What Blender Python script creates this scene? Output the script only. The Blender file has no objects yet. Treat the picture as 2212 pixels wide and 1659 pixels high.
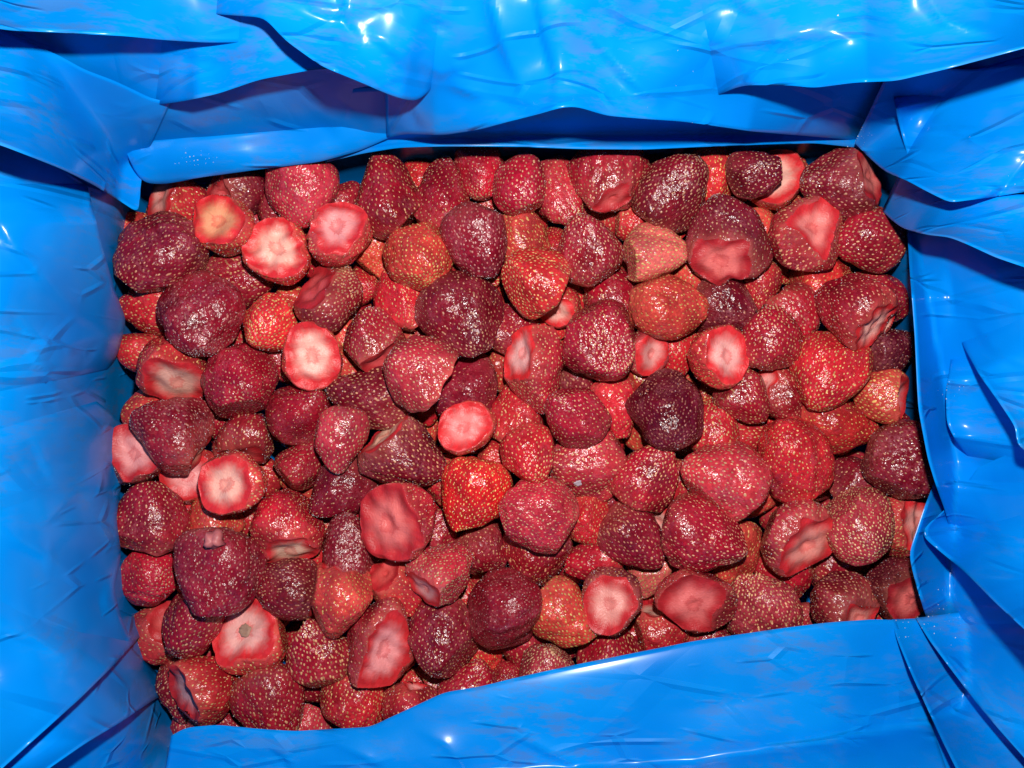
import bpy, math, random
import numpy as np
from mathutils import Vector, Matrix

# ------------------------------------------------------------------ camera, light, exposure
scene = bpy.context.scene
C = scene.collection
PX, PY = 2212.0, 1659.0            # the photograph's frame, in layout units
S = 0.2275e-3                      # metres per layout unit at the top of the heap (z = 0)
D = 0.42                           # lens height above the heap

cam_d = bpy.data.cameras.new('camera')
cam = bpy.data.objects.new('camera', cam_d); C.objects.link(cam)
cam.location = (0, 0, D)
cam_d.sensor_fit = 'HORIZONTAL'; cam_d.sensor_width = 36
cam_d.lens = 36 * D / (PX * S)
cam_d.clip_start = 0.01; cam_d.clip_end = 50
scene.camera = cam

world = bpy.data.worlds.new('World'); scene.world = world
world.use_nodes = True
bg = world.node_tree.nodes['Background']
bg.inputs[0].default_value = (0.95, 0.97, 1.0, 1); bg.inputs[1].default_value = 0.05

fl = bpy.data.lights.new('camera_flash', 'POINT')
fl.energy = 9.6; fl.shadow_soft_size = 0.007; fl.color = (1.0, 0.985, 0.96)
flo = bpy.data.objects.new('camera_flash', fl); C.objects.link(flo)
flo.location = (0.014, 0.066, D - 0.005)

scene.view_settings.view_transform = 'Standard'
scene.view_settings.look = 'None'
scene.view_settings.exposure = 0.0
scene.view_settings.gamma = 1.0
scene.view_settings.use_curve_mapping = False

# ------------------------------------------------------------------ helpers
def unproj(px, py, z):
    f = (D - z) / D * S
    return (px - PX/2) * f, (PY/2 - py) * f, z

def sines(seed, n, wl_lo, wl_hi, dim):
    r = np.random.RandomState(seed)
    d = r.normal(size=(n, dim)); d /= np.linalg.norm(d, axis=1)[:, None]
    wl = np.exp(r.uniform(np.log(wl_lo), np.log(wl_hi), n))
    return d * (2*np.pi/wl)[:, None], r.uniform(0, 2*np.pi, n)

def noise(P, seed, wl_lo, wl_hi, n=7):
    k, ph = sines(seed, n, wl_lo, wl_hi, P.shape[-1])
    return np.sin(P @ k.T + ph).sum(-1) / math.sqrt(n) * 0.9

def mesh_from(name, V, F, smooth=True):
    me = bpy.data.meshes.new(name)
    V = np.asarray(V, dtype=np.float32); F = np.asarray(F, dtype=np.int32)
    k = F.shape[1]
    me.vertices.add(len(V)); me.vertices.foreach_set('co', V.ravel())
    me.loops.add(F.size); me.loops.foreach_set('vertex_index', F.ravel())
    me.polygons.add(len(F))
    me.polygons.foreach_set('loop_start', np.arange(0, F.size, k, dtype=np.int32))
    me.polygons.foreach_set('loop_total', np.full(len(F), k, dtype=np.int32))
    me.polygons.foreach_set('use_smooth', np.full(len(F), smooth, dtype=bool))
    me.update(calc_edges=True); me.validate()
    return me

def attr(me, name, vals):
    a = me.attributes.new(name, 'FLOAT', 'POINT')
    a.data.foreach_set('value', np.asarray(vals, dtype=np.float32))

def link(name, data, parent=None):
    o = bpy.data.objects.new(name, data); C.objects.link(o)
    if parent: o.parent = parent
    return o

def tag(o, label, cat, group=None):
    o['label'] = label; o['category'] = cat
    if group: o['group'] = group

class NT:
    """small node-building shorthand"""
    def __init__(s, name):
        s.m = bpy.data.materials.new(name); s.m.use_nodes = True
        s.t = s.m.node_tree; s.b = s.t.nodes['Principled BSDF']
    def n(s, kind, **kw):
        x = s.t.nodes.new(kind)
        for k, v in kw.items(): setattr(x, k, v)
        return x
    def put(s, sock, v):
        if isinstance(v, bpy.types.NodeSocket): s.t.links.new(v, sock)
        else: sock.default_value = v
    def math(s, op, a, b=0.0, clamp=False):
        x = s.n('ShaderNodeMath', operation=op, use_clamp=clamp); s.put(x.inputs[0], a); s.put(x.inputs[1], b); return x.outputs[0]
    def mix(s, f, a, b, blend='MIX'):
        x = s.n('ShaderNodeMix', data_type='RGBA', blend_type=blend)
        s.put(x.inputs[0], f); s.put(x.inputs[6], a); s.put(x.inputs[7], b); return x.outputs[2]
    def noise(s, vec, scale, detail=2.0, rough=0.5, w=None):
        x = s.n('ShaderNodeTexNoise', noise_dimensions='4D' if w is not None else '3D')
        s.put(x.inputs['Vector'], vec); x.inputs['Scale'].default_value = scale
        x.inputs['Detail'].default_value = detail; x.inputs['Roughness'].default_value = rough
        if w is not None: s.put(x.inputs['W'], w)
        return x.outputs['Fac']
    def ramp(s, f, stops):
        x = s.n('ShaderNodeValToRGB'); s.put(x.inputs[0], f); e = x.color_ramp.elements
        while len(e) < len(stops): e.new(0.5)
        for k, (p, v) in zip(e, stops):
            k.position = p; k.color = v if len(v) == 4 else (*v, 1)
        return x.outputs[0]
    def rng(s, f, a, b, c, d):
        x = s.n('ShaderNodeMapRange'); s.put(x.inputs[0], f)
        for i, v in enumerate((a, b, c, d)): x.inputs[i+1].default_value = v
        return x.outputs[0]
    def bump(s, h, strength, dist, prev=None):
        x = s.n('ShaderNodeBump'); x.inputs['Strength'].default_value = strength
        x.inputs['Distance'].default_value = dist; s.put(x.inputs['Height'], h)
        if prev is not None: s.put(x.inputs['Normal'], prev)
        return x.outputs[0]

# ------------------------------------------------------------------ materials
def mat_film():
    M = NT('blue_film')
    tc = M.n('ShaderNodeTexCoord').outputs['Object']
    big = M.noise(tc, 14, 3, 0.55)
    mp = M.n('ShaderNodeMapping'); mp.inputs['Scale'].default_value = (1.0, 3.4, 1.0); mp.inputs['Rotation'].default_value = (0.2, 0.3, 0.6)
    M.put(mp.inputs['Vector'], tc)
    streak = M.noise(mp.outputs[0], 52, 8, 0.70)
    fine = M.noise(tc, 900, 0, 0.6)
    haze_scuff = M.math('MULTIPLY', M.rng(streak, 0.48, 0.60, 0, 1), M.rng(big, 0.44, 0.58, 0, 1))
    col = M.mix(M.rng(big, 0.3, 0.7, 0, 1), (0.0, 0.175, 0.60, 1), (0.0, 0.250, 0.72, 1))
    col = M.mix(M.math('MULTIPLY', haze_scuff, 0.44), col, (0.080, 0.140, 0.33, 1))  # grey-lilac reflection haze painted into the film colour, together with scuffing
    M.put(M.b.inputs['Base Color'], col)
    M.put(M.b.inputs['Roughness'], M.rng(haze_scuff, 0, 1, 0.36, 0.52))
    M.b.inputs['Specular IOR Level'].default_value = 0.04
    M.b.inputs['Coat Weight'].default_value = 0.30
    M.b.inputs['Coat Roughness'].default_value = 0.20
    hsum = M.math('MULTIPLY', M.noise(mp.outputs[0], 70, 1, 0.5), 0.06)
    for sc_, wd_, st_, rot_ in ((9, .045, .85, .5), (21, .060, .70, 2.2)):       # straight pressed creases, broken up
        m2 = M.n('ShaderNodeMapping'); m2.inputs['Scale'].default_value = (1.0, 3.3, 0.7); m2.inputs['Rotation'].default_value = (.3, .2, rot_); M.put(m2.inputs['Vector'], tc)
        vo = M.n('ShaderNodeTexVoronoi', feature='DISTANCE_TO_EDGE'); M.put(vo.inputs['Vector'], m2.outputs[0]); vo.inputs['Scale'].default_value = sc_
        ln = M.rng(vo.outputs['Distance'], 0, wd_, 1, 0)
        hsum = M.math('ADD', hsum, M.math('MULTIPLY', M.math('MULTIPLY', ln, M.rng(M.noise(tc, sc_*1.9, 0, .5), .50, .64, 0, 1)), st_))
    b = M.bump(M.math('ADD', hsum, M.math('MULTIPLY', fine, 0.02)), 0.9, 0.0011)
    M.put(M.b.inputs['Normal'], b)
    return M.m

def mat_skin():
    M = NT('strawberry_skin')
    tc = M.n('ShaderNodeTexCoord').outputs['Object']
    oi = M.n('ShaderNodeObjectInfo'); w = M.math('MULTIPLY', oi.outputs['Random'], 60.0)
    base, frost = oi.outputs['Color'], oi.outputs['Alpha']
    big = M.noise(tc, 55, 3, 0.55, w)
    mid = M.noise(tc, 330, 2, 0.6, w)
    col = M.mix(M.rng(big, 0.30, 0.52, 1, 0), base, M.mix(1.0, base, (0.45, 0.40, 0.50, 1), 'MULTIPLY'))
    col = M.mix(M.math('MULTIPLY', M.rng(big, 0.52, 0.72, 0, 1), 0.55), col, M.mix(1.0, base, (1.5, 2.0, 1.7, 1), 'MULTIPLY'))
    col = M.mix(M.math('MULTIPLY', M.rng(mid, 0.35, 0.62, 1, 0), 0.30), col, M.mix(1.0, base, (0.45, 0.4, 0.5, 1), 'MULTIPLY'))
    gr = M.noise(tc, 800, 2, 0.6, w)
    col = M.mix(M.math('MULTIPLY', M.rng(gr, 0.34, 0.56, 1, 0), 0.42), col, M.mix(1.0, col, (0.40, 0.35, 0.45, 1), 'MULTIPLY'))
    col = M.mix(M.math('MULTIPLY', M.rng(gr, 0.56, 0.72, 0, 1), 0.5), col, M.mix(1.0, col, (1.5, 1.9, 1.8, 1), 'MULTIPLY'))
    rim = M.n('ShaderNodeAttribute', attribute_name='rim').outputs['Fac']
    col = M.mix(M.math('MULTIPLY', M.math('MULTIPLY', rim, M.rng(big, 0.35, 0.6, 0.15, 0.75)), 0.6, True), col, M.mix(0.55, base, (0.80, 0.26, 0.17, 1)))
    fz = M.noise(tc, 900, 3, 0.7, w)
    fmask = M.math('MULTIPLY', M.rng(fz, 0.42, 0.68, 0, 1), M.rng(M.noise(tc, 130, 1, 0.5, w), 0.40, 0.66, 0, 1))
    fmask = M.math('MULTIPLY', fmask, M.math('MULTIPLY', frost, 0.55))
    col = M.mix(fmask, col, (0.54, 0.15, 0.19, 1))
    M.put(M.b.inputs['Base Color'], col)
    M.put(M.b.inputs['Roughness'], M.math('ADD', M.rng(mid, 0.3, 0.7, 0.15, 0.28), M.math('MULTIPLY', fmask, 0.3)))
    M.b.inputs['Specular IOR Level'].default_value = 0.38
    M.b.inputs['Sheen Weight'].default_value = 0.0
    M.b.inputs['Sheen Roughness'].default_value = 0.4
    M.b.inputs['Sheen Tint'].default_value = (1.0, 0.80, 0.82, 1)
    vo = M.n('ShaderNodeTexVoronoi', feature='F1'); M.put(vo.inputs['Vector'], tc)
    vo.inputs['Scale'].default_value = 360
    hs = M.math('ADD', M.math('MULTIPLY', M.noise(tc, 300, 1, 0.6, w), 0.36), M.math('MULTIPLY', vo.outputs['Distance'], 0.36))
    b = M.bump(M.math('ADD', hs, M.math('MULTIPLY', M.noise(tc, 850, 1, 0.65, w), 0.42)), 0.95, 0.0010)
    M.put(M.b.inputs['Normal'], b)
    return M.m

def mat_cut():
    M = NT('strawberry_cut_flesh')
    oi = M.n('ShaderNodeObjectInfo'); w = M.math('MULTIPLY', oi.outputs['Random'], 40.0)
    tc = M.n('ShaderNodeTexCoord').outputs['Object']
    g = lambda nm: M.n('ShaderNodeAttribute', attribute_name=nm).outputs['Fac']
    rr, cx, cy = g('rr'), g('cx'), g('cy')
    v = M.n('ShaderNodeCombineXYZ'); M.put(v.inputs[0], cx); M.put(v.inputs[1], cy); M.put(v.inputs[2], M.math('MULTIPLY', rr, 0.35))
    st = M.noise(v.outputs[0], 6.5, 3, 0.6, w)
    blot = M.noise(tc, 230, 3, 0.6, w)
    f = M.math('ADD', rr, M.math('MULTIPLY', M.math('SUBTRACT', st, 0.5), 0.34))
    f = M.math('ADD', f, M.math('MULTIPLY', M.math('SUBTRACT', blot, 0.5), 0.40))
    k = M.ramp(f, [(0.0, (.36,)*3), (0.14, (.30,)*3), (0.21, (.52,)*3), (0.29, (.04,)*3), (0.47, (.08,)*3), (0.66, (.66,)*3), (0.84, (1,)*3)])
    red = M.mix(oi.outputs['Alpha'], (0.20, 0.012, 0.02, 1), (0.80, 0.030, 0.035, 1))
    col = M.mix(k, oi.outputs['Color'], red)
    col = M.mix(M.math('MULTIPLY', M.rng(st, 0.35, 0.6, 1, 0), M.rng(rr, 0.1, 0.7, 0, 0.45)), col, M.mix(1.0, col, (0.55, 0.35, 0.4, 1), 'MULTIPLY'))
    M.put(M.b.inputs['Base Color'], col)
    M.b.inputs['Roughness'].default_value = 0.42
    M.b.inputs['Specular IOR Level'].default_value = 0.35
    M.b.inputs['Subsurface Weight'].default_value = 0.0
    b = M.bump(M.noise(tc, 420, 3, 0.6, w), 0.20, 0.0008)
    b = M.bump(M.noise(tc, 1100, 2, 0.6, w), 0.6, 0.0005, b)
    M.put(M.b.inputs['Normal'], b)
    return M.m

def mat_seed():
    M = NT('achene')
    oi = M.n('ShaderNodeObjectInfo'); ge = M.n('ShaderNodeNewGeometry')
    r = ge.outputs['Random Per Island']
    col = M.mix(r, M.mix(1.0, oi.outputs['Color'], (0.55, 0.42, 0.45, 1), 'MULTIPLY'), M.mix(1.0, oi.outputs['Color'], (1.35, 1.35, 1.5, 1), 'MULTIPLY'))
    M.put(M.b.inputs['Base Color'], col)
    M.b.inputs['Roughness'].default_value = 0.35
    return M.m

def mat_plain(name, col, rough, trans=0.0):
    M = NT(name)
    tc = M.n('ShaderNodeTexCoord').outputs['Object']
    M.put(M.b.inputs['Base Color'], M.mix(M.noise(tc, 600, 3), (*[c*0.7 for c in col], 1), (*[min(1, c*1.2) for c in col], 1)))
    M.b.inputs['Roughness'].default_value = rough
    M.b.inputs['Transmission Weight'].default_value = trans
    return M.m

FILM, SKIN, CUT, SEED = mat_film(), mat_skin(), mat_cut(), mat_seed()
ICE = mat_plain('ice', (0.85, 0.88, 0.92), 0.15, 0.25)
CRUMB = mat_plain('crumb_flesh', (0.50, 0.13, 0.13), 0.5)
CORE = mat_plain('woody_core', (0.36, 0.20, 0.14), 0.7)

# ------------------------------------------------------------------ the blue liner
def lerp_tab(x, xs, ys): return np.interp(x, xs, ys)

def wall_q(px, py):
    """signed distance outward from the mouth of the heap, layout units"""
    left = lerp_tab(py, [0, 400, 700, 1000, 1300, 1600], [300, 285, 262, 245, 290, 370]) - px
    right = px - lerp_tab(py, [0, 330, 800, 1000, 1300, 1600], [1870, 1880, 1975, 2005, 1995, 1995])
    top = lerp_tab(px, [0, 300, 700, 1000, 1900, 2212], [390, 385, 350, 330, 322, 322]) - py
    bot = py - lerp_tab(px, [0, 400, 900, 1500, 2000, 2212], [1600, 1600, 1590, 1560, 1480, 1450])
    left = np.where(left > 0, left*1.42, left); right = np.where(right > 0, right*.84, right)
    st = np.stack([left, right, top, bot]); k = 18.0
    return np.log(np.exp(st/k - (st/k).max(0)).sum(0))*k + st.max(0)

QT = np.arange(-200, 1200, 4.0)
ZT = np.interp(QT, [-60, -20, 20, 70, 150, 240, 340, 460, 800], [-.070, -.030, .006, .032, .062, .085, .101, .112, .130])
_k = np.exp(-(np.arange(-30, 31)/11.0)**2); _k /= _k.sum()
ZT = np.convolve(np.pad(ZT, 30, mode='edge'), _k, mode='valid')

def wall_z(px, py):
    q = wall_q(px, py)
    return np.interp(q, QT, ZT)

def tri(P, seed, cell):
    """flat facets meeting in straight creases: lower envelope of random planes"""
    r = np.random.RandomState(seed); out = 0
    for rot in (0.4, 1.5):
        c, sn = math.cos(rot), math.sin(rot); u = (P[..., 0]*c + P[..., 1]*sn)/cell; v = (-P[..., 0]*sn + P[..., 1]*c)/(cell*1.5)
        iu, iv = np.floor(u).astype(int), np.floor(v).astype(int); best = np.full(u.shape, 9.0)
        tab = r.uniform(0, 1, (64, 64, 4))
        for du in (-1, 0, 1):
            for dv in (-1, 0, 1):
                q = tab[(iu+du) % 64, (iv+dv) % 64]
                fu, fv = u-(iu+du+q[..., 0]), v-(iv+dv+q[..., 1])
                best = np.minimum(best, np.abs(fu)*0.8 + np.abs(fv)*0.8 + (fu*(q[..., 2]-.5)+fv*(q[..., 3]-.5))*1.2)
        out = out + best - .5
    return out*0.5

CREASES = [  # height mm, half-width, points: creases pressed into the film
 (2.6, 26, [(1040, -60), (1075, 60), (1100, 130), (1130, 205)]), (-2.2, 22, [(1140, -60), (1165, 80), (1190, 160), (1200, 225)]),
 (-1.8, 12, [(725, -40), (745, 50), (790, 120)]), (1.8, 20, [(785, 60), (860, 120), (905, 165)]), (1.6, 16, [(900, 130), (950, 160), (985, 150), (1015, 138)]),
 (3.2, 34, [(1250, 30), (1290, 90), (1340, 150), (1400, 205), (1440, 245)]), (-1.5, 14, [(905, 35), (985, 70)]), (2.2, 40, [(1460, 80), (1600, 95), (1760, 70), (1900, 90)]),
 (-1.5, 10, [(885, 220), (892, 250), (915, 286)]), (1.5, 14, [(960, 175), (1010, 200), (1055, 216)]), (-1.4, 12, [(1060, 205), (1120, 235), (1190, 246)]),
 (1.6, 20, [(1300, -40), (1330, 30), (1320, 90)]), (-1.6, 26, [(1560, -40), (1600, 30), (1680, 60)]), (1.8, 24, [(1980, -30), (2040, 50), (2160, 80)]),
 (1.6, 16, [(640, 10), (720, 30), (800, 20)]), (1.2, 14, [(460, 130), (540, 110), (640, 120)]), (-1.2, 12, [(330, 105), (420, 130), (520, 150)]),
 (1.3, 16, [(270, 270), (360, 250), (480, 290)]), (-1.2, 14, [(620, 200), (690, 260), (740, 310)]), (1.2, 14, [(700, 190), (760, 240), (850, 270)]),
 (1.8, 20, [(-30, 440), (35, 540), (100, 610), (170, 685), (262, 725)]), (-1.5, 16, [(228, 715), (190, 770), (165, 815)]),
 (1.7, 22, [(-20, 1140), (87, 1195), (174, 1262)]), (1.5, 18, [(-20, 1352), (75, 1385), (152, 1428)]), (-1.8, 18, [(226, 1243), (216, 1300), (243, 1364)]),
 (1.2, 16, [(85, 1140), (130, 1100), (182, 1050)]), (-1.2, 14, [(55, 940), (85, 1000), (110, 1060)]), (1.4, 16, [(120, 1480), (165, 1420), (190, 1350)]),
 (1.2, 14, [(60, 760), (110, 830), (120, 920)]), (-1.1, 12, [(20, 660), (50, 720), (110, 760)]),
 (1.8, 12, [(938, 1508), (1040, 1556), (1149, 1606), (1254, 1660), (1330, 1710)]), (1.6, 14, [(878, 1561), (963, 1611), (1010, 1665)]), (1.5, 14, [(703, 1596), (770, 1626), (840, 1665)]),
 (-.9, 8, [(1164, 1450), (1162, 1530), (1160, 1600)]), (-1.0, 12, [(560, 1600), (610, 1640), (640, 1690)]), (1.0, 26, [(1400, 1480), (1600, 1520), (1800, 1500)]), (1.2, 18, [(1700, 1600), (1800, 1640), (1850, 1700)]),
 (1.6, 18, [(1985, 235), (2100, 300), (2230, 335)]), (1.5, 16, [(2000, 450), (2100, 432), (2230, 380)]), (1.2, 14, [(2080, 605), (2150, 590), (2230, 570)]),
 (1.4, 14, [(2112, 1012), (2150, 970), (2185, 930)]), (-1.3, 12, [(2058, 705), (2050, 630), (2042, 560)]), (1.2, 16, [(2130, 1110), (2170, 1180), (2230, 1220)]), (1.3, 12, [(2100, 690), (2150, 760), (2230, 800)]),
 (1.0, 12, [(2020, 620), (2030, 720), (2020, 820)])]
def crease_h(px, py):
    h = np.zeros(np.shape(px))
    for mm, w, pts in CREASES:
        p = np.array(pts, float); best = np.full(h.shape, 1e9); tt = np.zeros(h.shape); sg = np.ones(h.shape); ln = np.r_[0, np.cumsum(np.linalg.norm(np.diff(p, axis=0), axis=1))]
        wob = 5*np.sin(px/23.0+mm*9)*np.cos(py/31.0+mm*5)
        for a, b, l0, l1 in zip(p[:-1], p[1:], ln[:-1], ln[1:]):
            d = b-a; u = np.clip(((px-a[0])*d[0]+(py-a[1])*d[1])/(d@d), 0, 1)
            dist = np.hypot(px-a[0]-u*d[0], py-a[1]-u*d[1]); m = dist < best
            best = np.where(m, dist, best); sg = np.where(m, np.sign(d[0]*(py-a[1]) - d[1]*(px-a[0])), sg); tt = np.where(m, (l0+u*(l1-l0))/ln[-1], tt)
        h += mm*.001*np.exp(-np.abs(best+wob*np.clip(best/20, 0, 1))/np.where(sg*np.sign(mm) > 0, w*.45, w*3.0))*np.clip(np.sin(np.pi*np.clip(tt, .03, .97)), .1, 1)
    return h

def crumple(px, py, seed, amp):
    P = np.stack([px, py], -1)
    wrp = P + 26*np.stack([noise(P, seed+1, 200, 500), noise(P, seed+2, 200, 500)], -1)
    top = np.clip((340-py)/160, 0, 1)*np.clip((px-100)/300, .3, 1)
    rough = np.clip(0.34 + 0.30*noise(P, seed+7, 420, 800, 3), 0.12, .7)*(1-top) + top
    def rid(s, lo, hi, sharp): return np.exp(-np.abs(noise(wrp, seed+s, lo, hi, 3))*sharp)
    h = 0.0034*noise(P, seed+9, 500, 1000, 4) + rough*0.0020*noise(P, seed+13, 190, 360, 4)
    h += rough*(0.0030*tri(wrp, seed+20, 330) + 0.0012*tri(wrp, seed+22, 110)) + 0.0007*tri(wrp, seed+24, 60)*np.clip(noise(P, seed+25, 300, 600), 0, 1)
    h += 1.5*crease_h(px, py)
    return h*amp

def spline(pts, n):
    p = np.array(pts, float)
    d = np.r_[0, np.cumsum(np.linalg.norm(np.diff(p, axis=0), axis=1))]
    t = np.linspace(0, d[-1], n)
    out = np.stack([np.interp(t, d, p[:, j]) for j in range(p.shape[1])], -1)
    k = np.array([1, 2, 3, 2, 1.]); k /= k.sum()                       # round the corners a little
    for _ in range(2):
        q = np.pad(out, ((2, 2), (0, 0)), mode='edge')
        sm = sum(k[j]*q[j:j+n] for j in range(5)); sm[0] = out[0]; sm[-1] = out[-1]; out = sm
    return out

def grid_faces(n, m):
    i = np.arange(n-1)[:, None]*m + np.arange(m-1)[None, :]
    return np.stack([i, i+m, i+m+1, i+1], -1).reshape(-1, 4)

liner = link('plastic_liner', None)
liner.location = (0, 0, -0.072)
tag(liner, 'crumpled glossy blue plastic liner film around the heap of strawberries', 'bag liner')

def film_part(name, V, n, m, label=None):
    me = mesh_from(name, np.asarray(V) - np.array([0, 0, -0.072]), grid_faces(n, m))
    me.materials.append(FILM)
    o = link(name, me, liner)
    so = o.modifiers.new('thickness', 'SOLIDIFY'); so.thickness = 0.00018; so.offset = -1
    if label: o['label'] = label
    return o

# the body of the liner: floor under the heap and the four walls
nx, ny = 280, 220
gx, gy = np.meshgrid(np.linspace(-420, PX+420, nx), np.linspace(-420, PY+420, ny), indexing='ij')
gz = wall_z(gx, gy)
gz = gz + crumple(gx, gy, 11, 1.0)*np.clip((wall_q(gx, gy)+30)/80, 0, 1)
ux, uy, uz = unproj(gx, gy, gz)
film_part('liner_body', np.stack([ux, uy, uz], -1).reshape(-1, 3), nx, ny)

def fold(edge, outer, step, fade, seed, amp=0.8, zmin=-1.0, lift=0.002, label=None, spacing=8.5, tuck=10, sag=0.0, stepcurve=None):
    """one overlapping pleat of film: a free folded edge (rolled under) carried back to 'outer'"""
    e0 = np.array(edge, float); o0 = np.array(outer, float)
    ln = max(np.linalg.norm(np.diff(e0, axis=0), axis=1).sum(), np.linalg.norm(np.diff(o0, axis=0), axis=1).sum())
    n = int(max(30, ln/spacing)); E = spline(edge, n); O = spline(outer, n)
    wid = np.linalg.norm(O-E, axis=1).mean(); m = int(max(10, wid/spacing))
    t = np.linspace(0, 1, m)[None, :]
    X = E[:, :1]*(1-t) + O[:, :1]*t; Y = E[:, 1:2]*(1-t) + O[:, 1:2]*t
    dist = np.hypot(X-E[:, :1], Y-E[:, 1:2])
    sc = np.interp(np.linspace(0, 1, n), [0, .2, .8, 1], [0, 1, 1, 0])[:, None] if stepcurve is None else np.interp(np.linspace(0, 1, n), *stepcurve)[:, None]
    zb = wall_z(X, Y)
    edge_t = np.linspace(0, 1, n)[:, None]
    Z = np.maximum(zb, zmin) + 0.00015*fold.count + np.minimum(lift, .006)*np.exp(-dist/(fade*2))*np.minimum(sc, 1) + step*1.85*sc*np.exp(-dist/fade)
    fold.count += 1
    Z = Z - 0.002*(np.clip(1-edge_t/.10, 0, 1) + np.clip(1-(1-edge_t)/.10, 0, 1))
    Z = Z + crumple(X, Y, 11, 1.0)*np.clip((wall_q(X, Y)+30)/80, 0.0, 1)
    # rolled lip: three rows that curl under, away from the camera and back
    dv = (O-E); dv /= np.maximum(1e-6, np.linalg.norm(dv, axis=1))[:, None]
    s1 = (step*1.85*sc)[:, 0]
    rows = []
    for back, down in ((tuck*1.6, 0.75), (tuck*0.7, 0.40), (tuck*0.12, 0.10)):
        rows.append((E[:, 0]+dv[:, 0]*back, E[:, 1]+dv[:, 1]*back, Z[:, 0]-np.maximum(0.004, s1*down)))
    XX = np.concatenate([np.stack([r[0] for r in rows], 1), X], 1)
    YY = np.concatenate([np.stack([r[1] for r in rows], 1), Y], 1)
    ZZ = np.concatenate([np.stack([r[2] for r in rows], 1), Z], 1)
    # keep each point where it is in plan, corrected for its own height
    x, y, z = unproj(XX, YY, ZZ)
    return film_part('fold', np.stack([x, y, z], -1).reshape(-1, 3), XX.shape[0], XX.shape[1], label)

fold.count = 1
# --- rear wall, lowest pleat first
fold([(700, 352), (780, 332), (860, 319), (960, 316), (1115, 317), (1250, 322), (1393, 323), (1520, 317), (1650, 312), (1760, 309), (1880, 322)],
     [(680, 200), (780, 190), (860, 190), (960, 190), (1115, 190), (1250, 190), (1393, 190), (1520, 190), (1650, 190), (1760, 190), (1920, 190)], 0.010, 60, 21, 0.35, 0.012)
fold([(835, 300), (870, 289), (960, 292), (1040, 279), (1090, 265), (1170, 245), (1212, 232), (1245, 230), (1310, 250), (1393, 257), (1470, 262), (1516, 268), (1624, 284), (1768, 296), (1880, 306)],
     [(820, -200), (900, -200), (1000, -200), (1080, -200), (1150, -200), (1230, -200), (1290, -200), (1340, -200), (1420, -200), (1500, -200), (1600, -200), (1700, -200), (1800, -200), (1900, -200), (2000, -200)], 0.033, 110, 31, 0.75,
     stepcurve=([0, .1, .35, .75, 1], [.2, .6, 1, .8, .1]))
fold([(1420, 258), (1500, 231), (1560, 201), (1605, 184), (1700, 184), (1760, 190), (1850, 178), (1935, 175), (2050, 148), (2230, 100), (2500, 40)],
     [(1350, -330), (1450, -330), (1520, -330), (1600, -330), (1700, -330), (1780, -330), (1880, -330), (1970, -330), (2100, -330), (2300, -330), (2560, -330)], 0.037, 130, 41, 0.75,
     stepcurve=([0, .1, .42, .6, 1], [.1, .35, 1.0, .85, .6]), label='bright overhanging pleat of blue film that shades the right corner')
# --- left rear flap that lies over the edge of the heap
fold([(262, 300), (285, 360), (310, 396), (355, 398), (450, 381), (560, 366), (690, 350), (780, 325), (860, 289), (900, 225)],
     [(150, -60), (230, -80), (320, -90), (400, -90), (480, -90), (570, -90), (680, -90), (770, -90), (850, -90), (930, -60)], -0.009, 60, 51, 0.75, 0.036,
     label='smooth flap of blue film drooping over the rear berries')
fold([(330, 228), (400, 218), (470, 203), (560, 172), (680, 150), (800, 145)],
     [(330, -60), (420, -70), (520, -70), (600, -70), (700, -70), (820, -70)], 0.010, 70, 57, 0.6, lift=0.007)
fold([(418, 27), (500, 33), (571, 38), (617, 88), (694, 143), (772, 175), (849, 208), (900, 221), (935, 190), (968, 158)],
     [(430, -200), (560, -220), (650, -220), (730, -220), (800, -200), (870, -180), (930, -160), (970, -140), (1010, -120), (1050, -100)], 0.024, 90, 61, 0.9, lift=0.010,
     stepcurve=([0, .3, .55, .8, 1], [0, .5, 1, .7, 0]))
fold([(-300, 0), (-60, 52), (20, 66), (116, 70), (270, 78), (347, 86), (444, 92), (600, 91)],
     [(-300, -300), (-60, -300), (60, -300), (160, -300), (300, -300), (400, -300), (500, -300), (640, -300)], 0.018, 80, 71, 0.8, lift=0.008,
     stepcurve=([0, .4, .75, 1], [1, .9, .5, 0]))
# --- left wall
fold([(-260, 240), (0, 313), (70, 340), (135, 366), (200, 398), (262, 436), (300, 462), (302, 420), (290, 390)],
     [(-300, 20), (-40, 40), (60, 92), (125, 118), (180, 150), (250, 176), (300, 200), (330, 215), (370, 220)], 0.020, 120, 81, 0.45, 0.014,
     stepcurve=([0, .5, .8, 1], [1, 1, .6, .3]))
fold([(186, 395), (205, 470), (222, 540), (248, 630), (272, 690), (262, 735), (252, 770), (230, 800)],
     [(-330, 380), (-330, 480), (-330, 570), (-330, 660), (-330, 740), (-330, 800), (-330, 860), (-330, 930)], 0.014, 90, 91, 0.7)
fold([(205, 865), (250, 900), (290, 955), (262, 1040), (250, 1120), (262, 1200), (245, 1270), (262, 1340), (290, 1392)],
     [(-330, 1000), (-330, 1060), (-330, 1120), (-330, 1180), (-330, 1240), (-330, 1300), (-330, 1370), (-330, 1440), (-330, 1600)], 0.012, 90, 101, 0.9, lift=0.003,
     stepcurve=([0, .25, 1], [0, 1, .5]))
fold([(330, 1345), (282, 1396), (232, 1450), (174, 1507), (90, 1583), (0, 1664), (-160, 1800)],
     [(-120, 1150), (-150, 1200), (-190, 1250), (-240, 1310), (-300, 1380), (-360, 1470), (-420, 1650)], 0.010, 80, 111, 0.8, lift=0.006)
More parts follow.
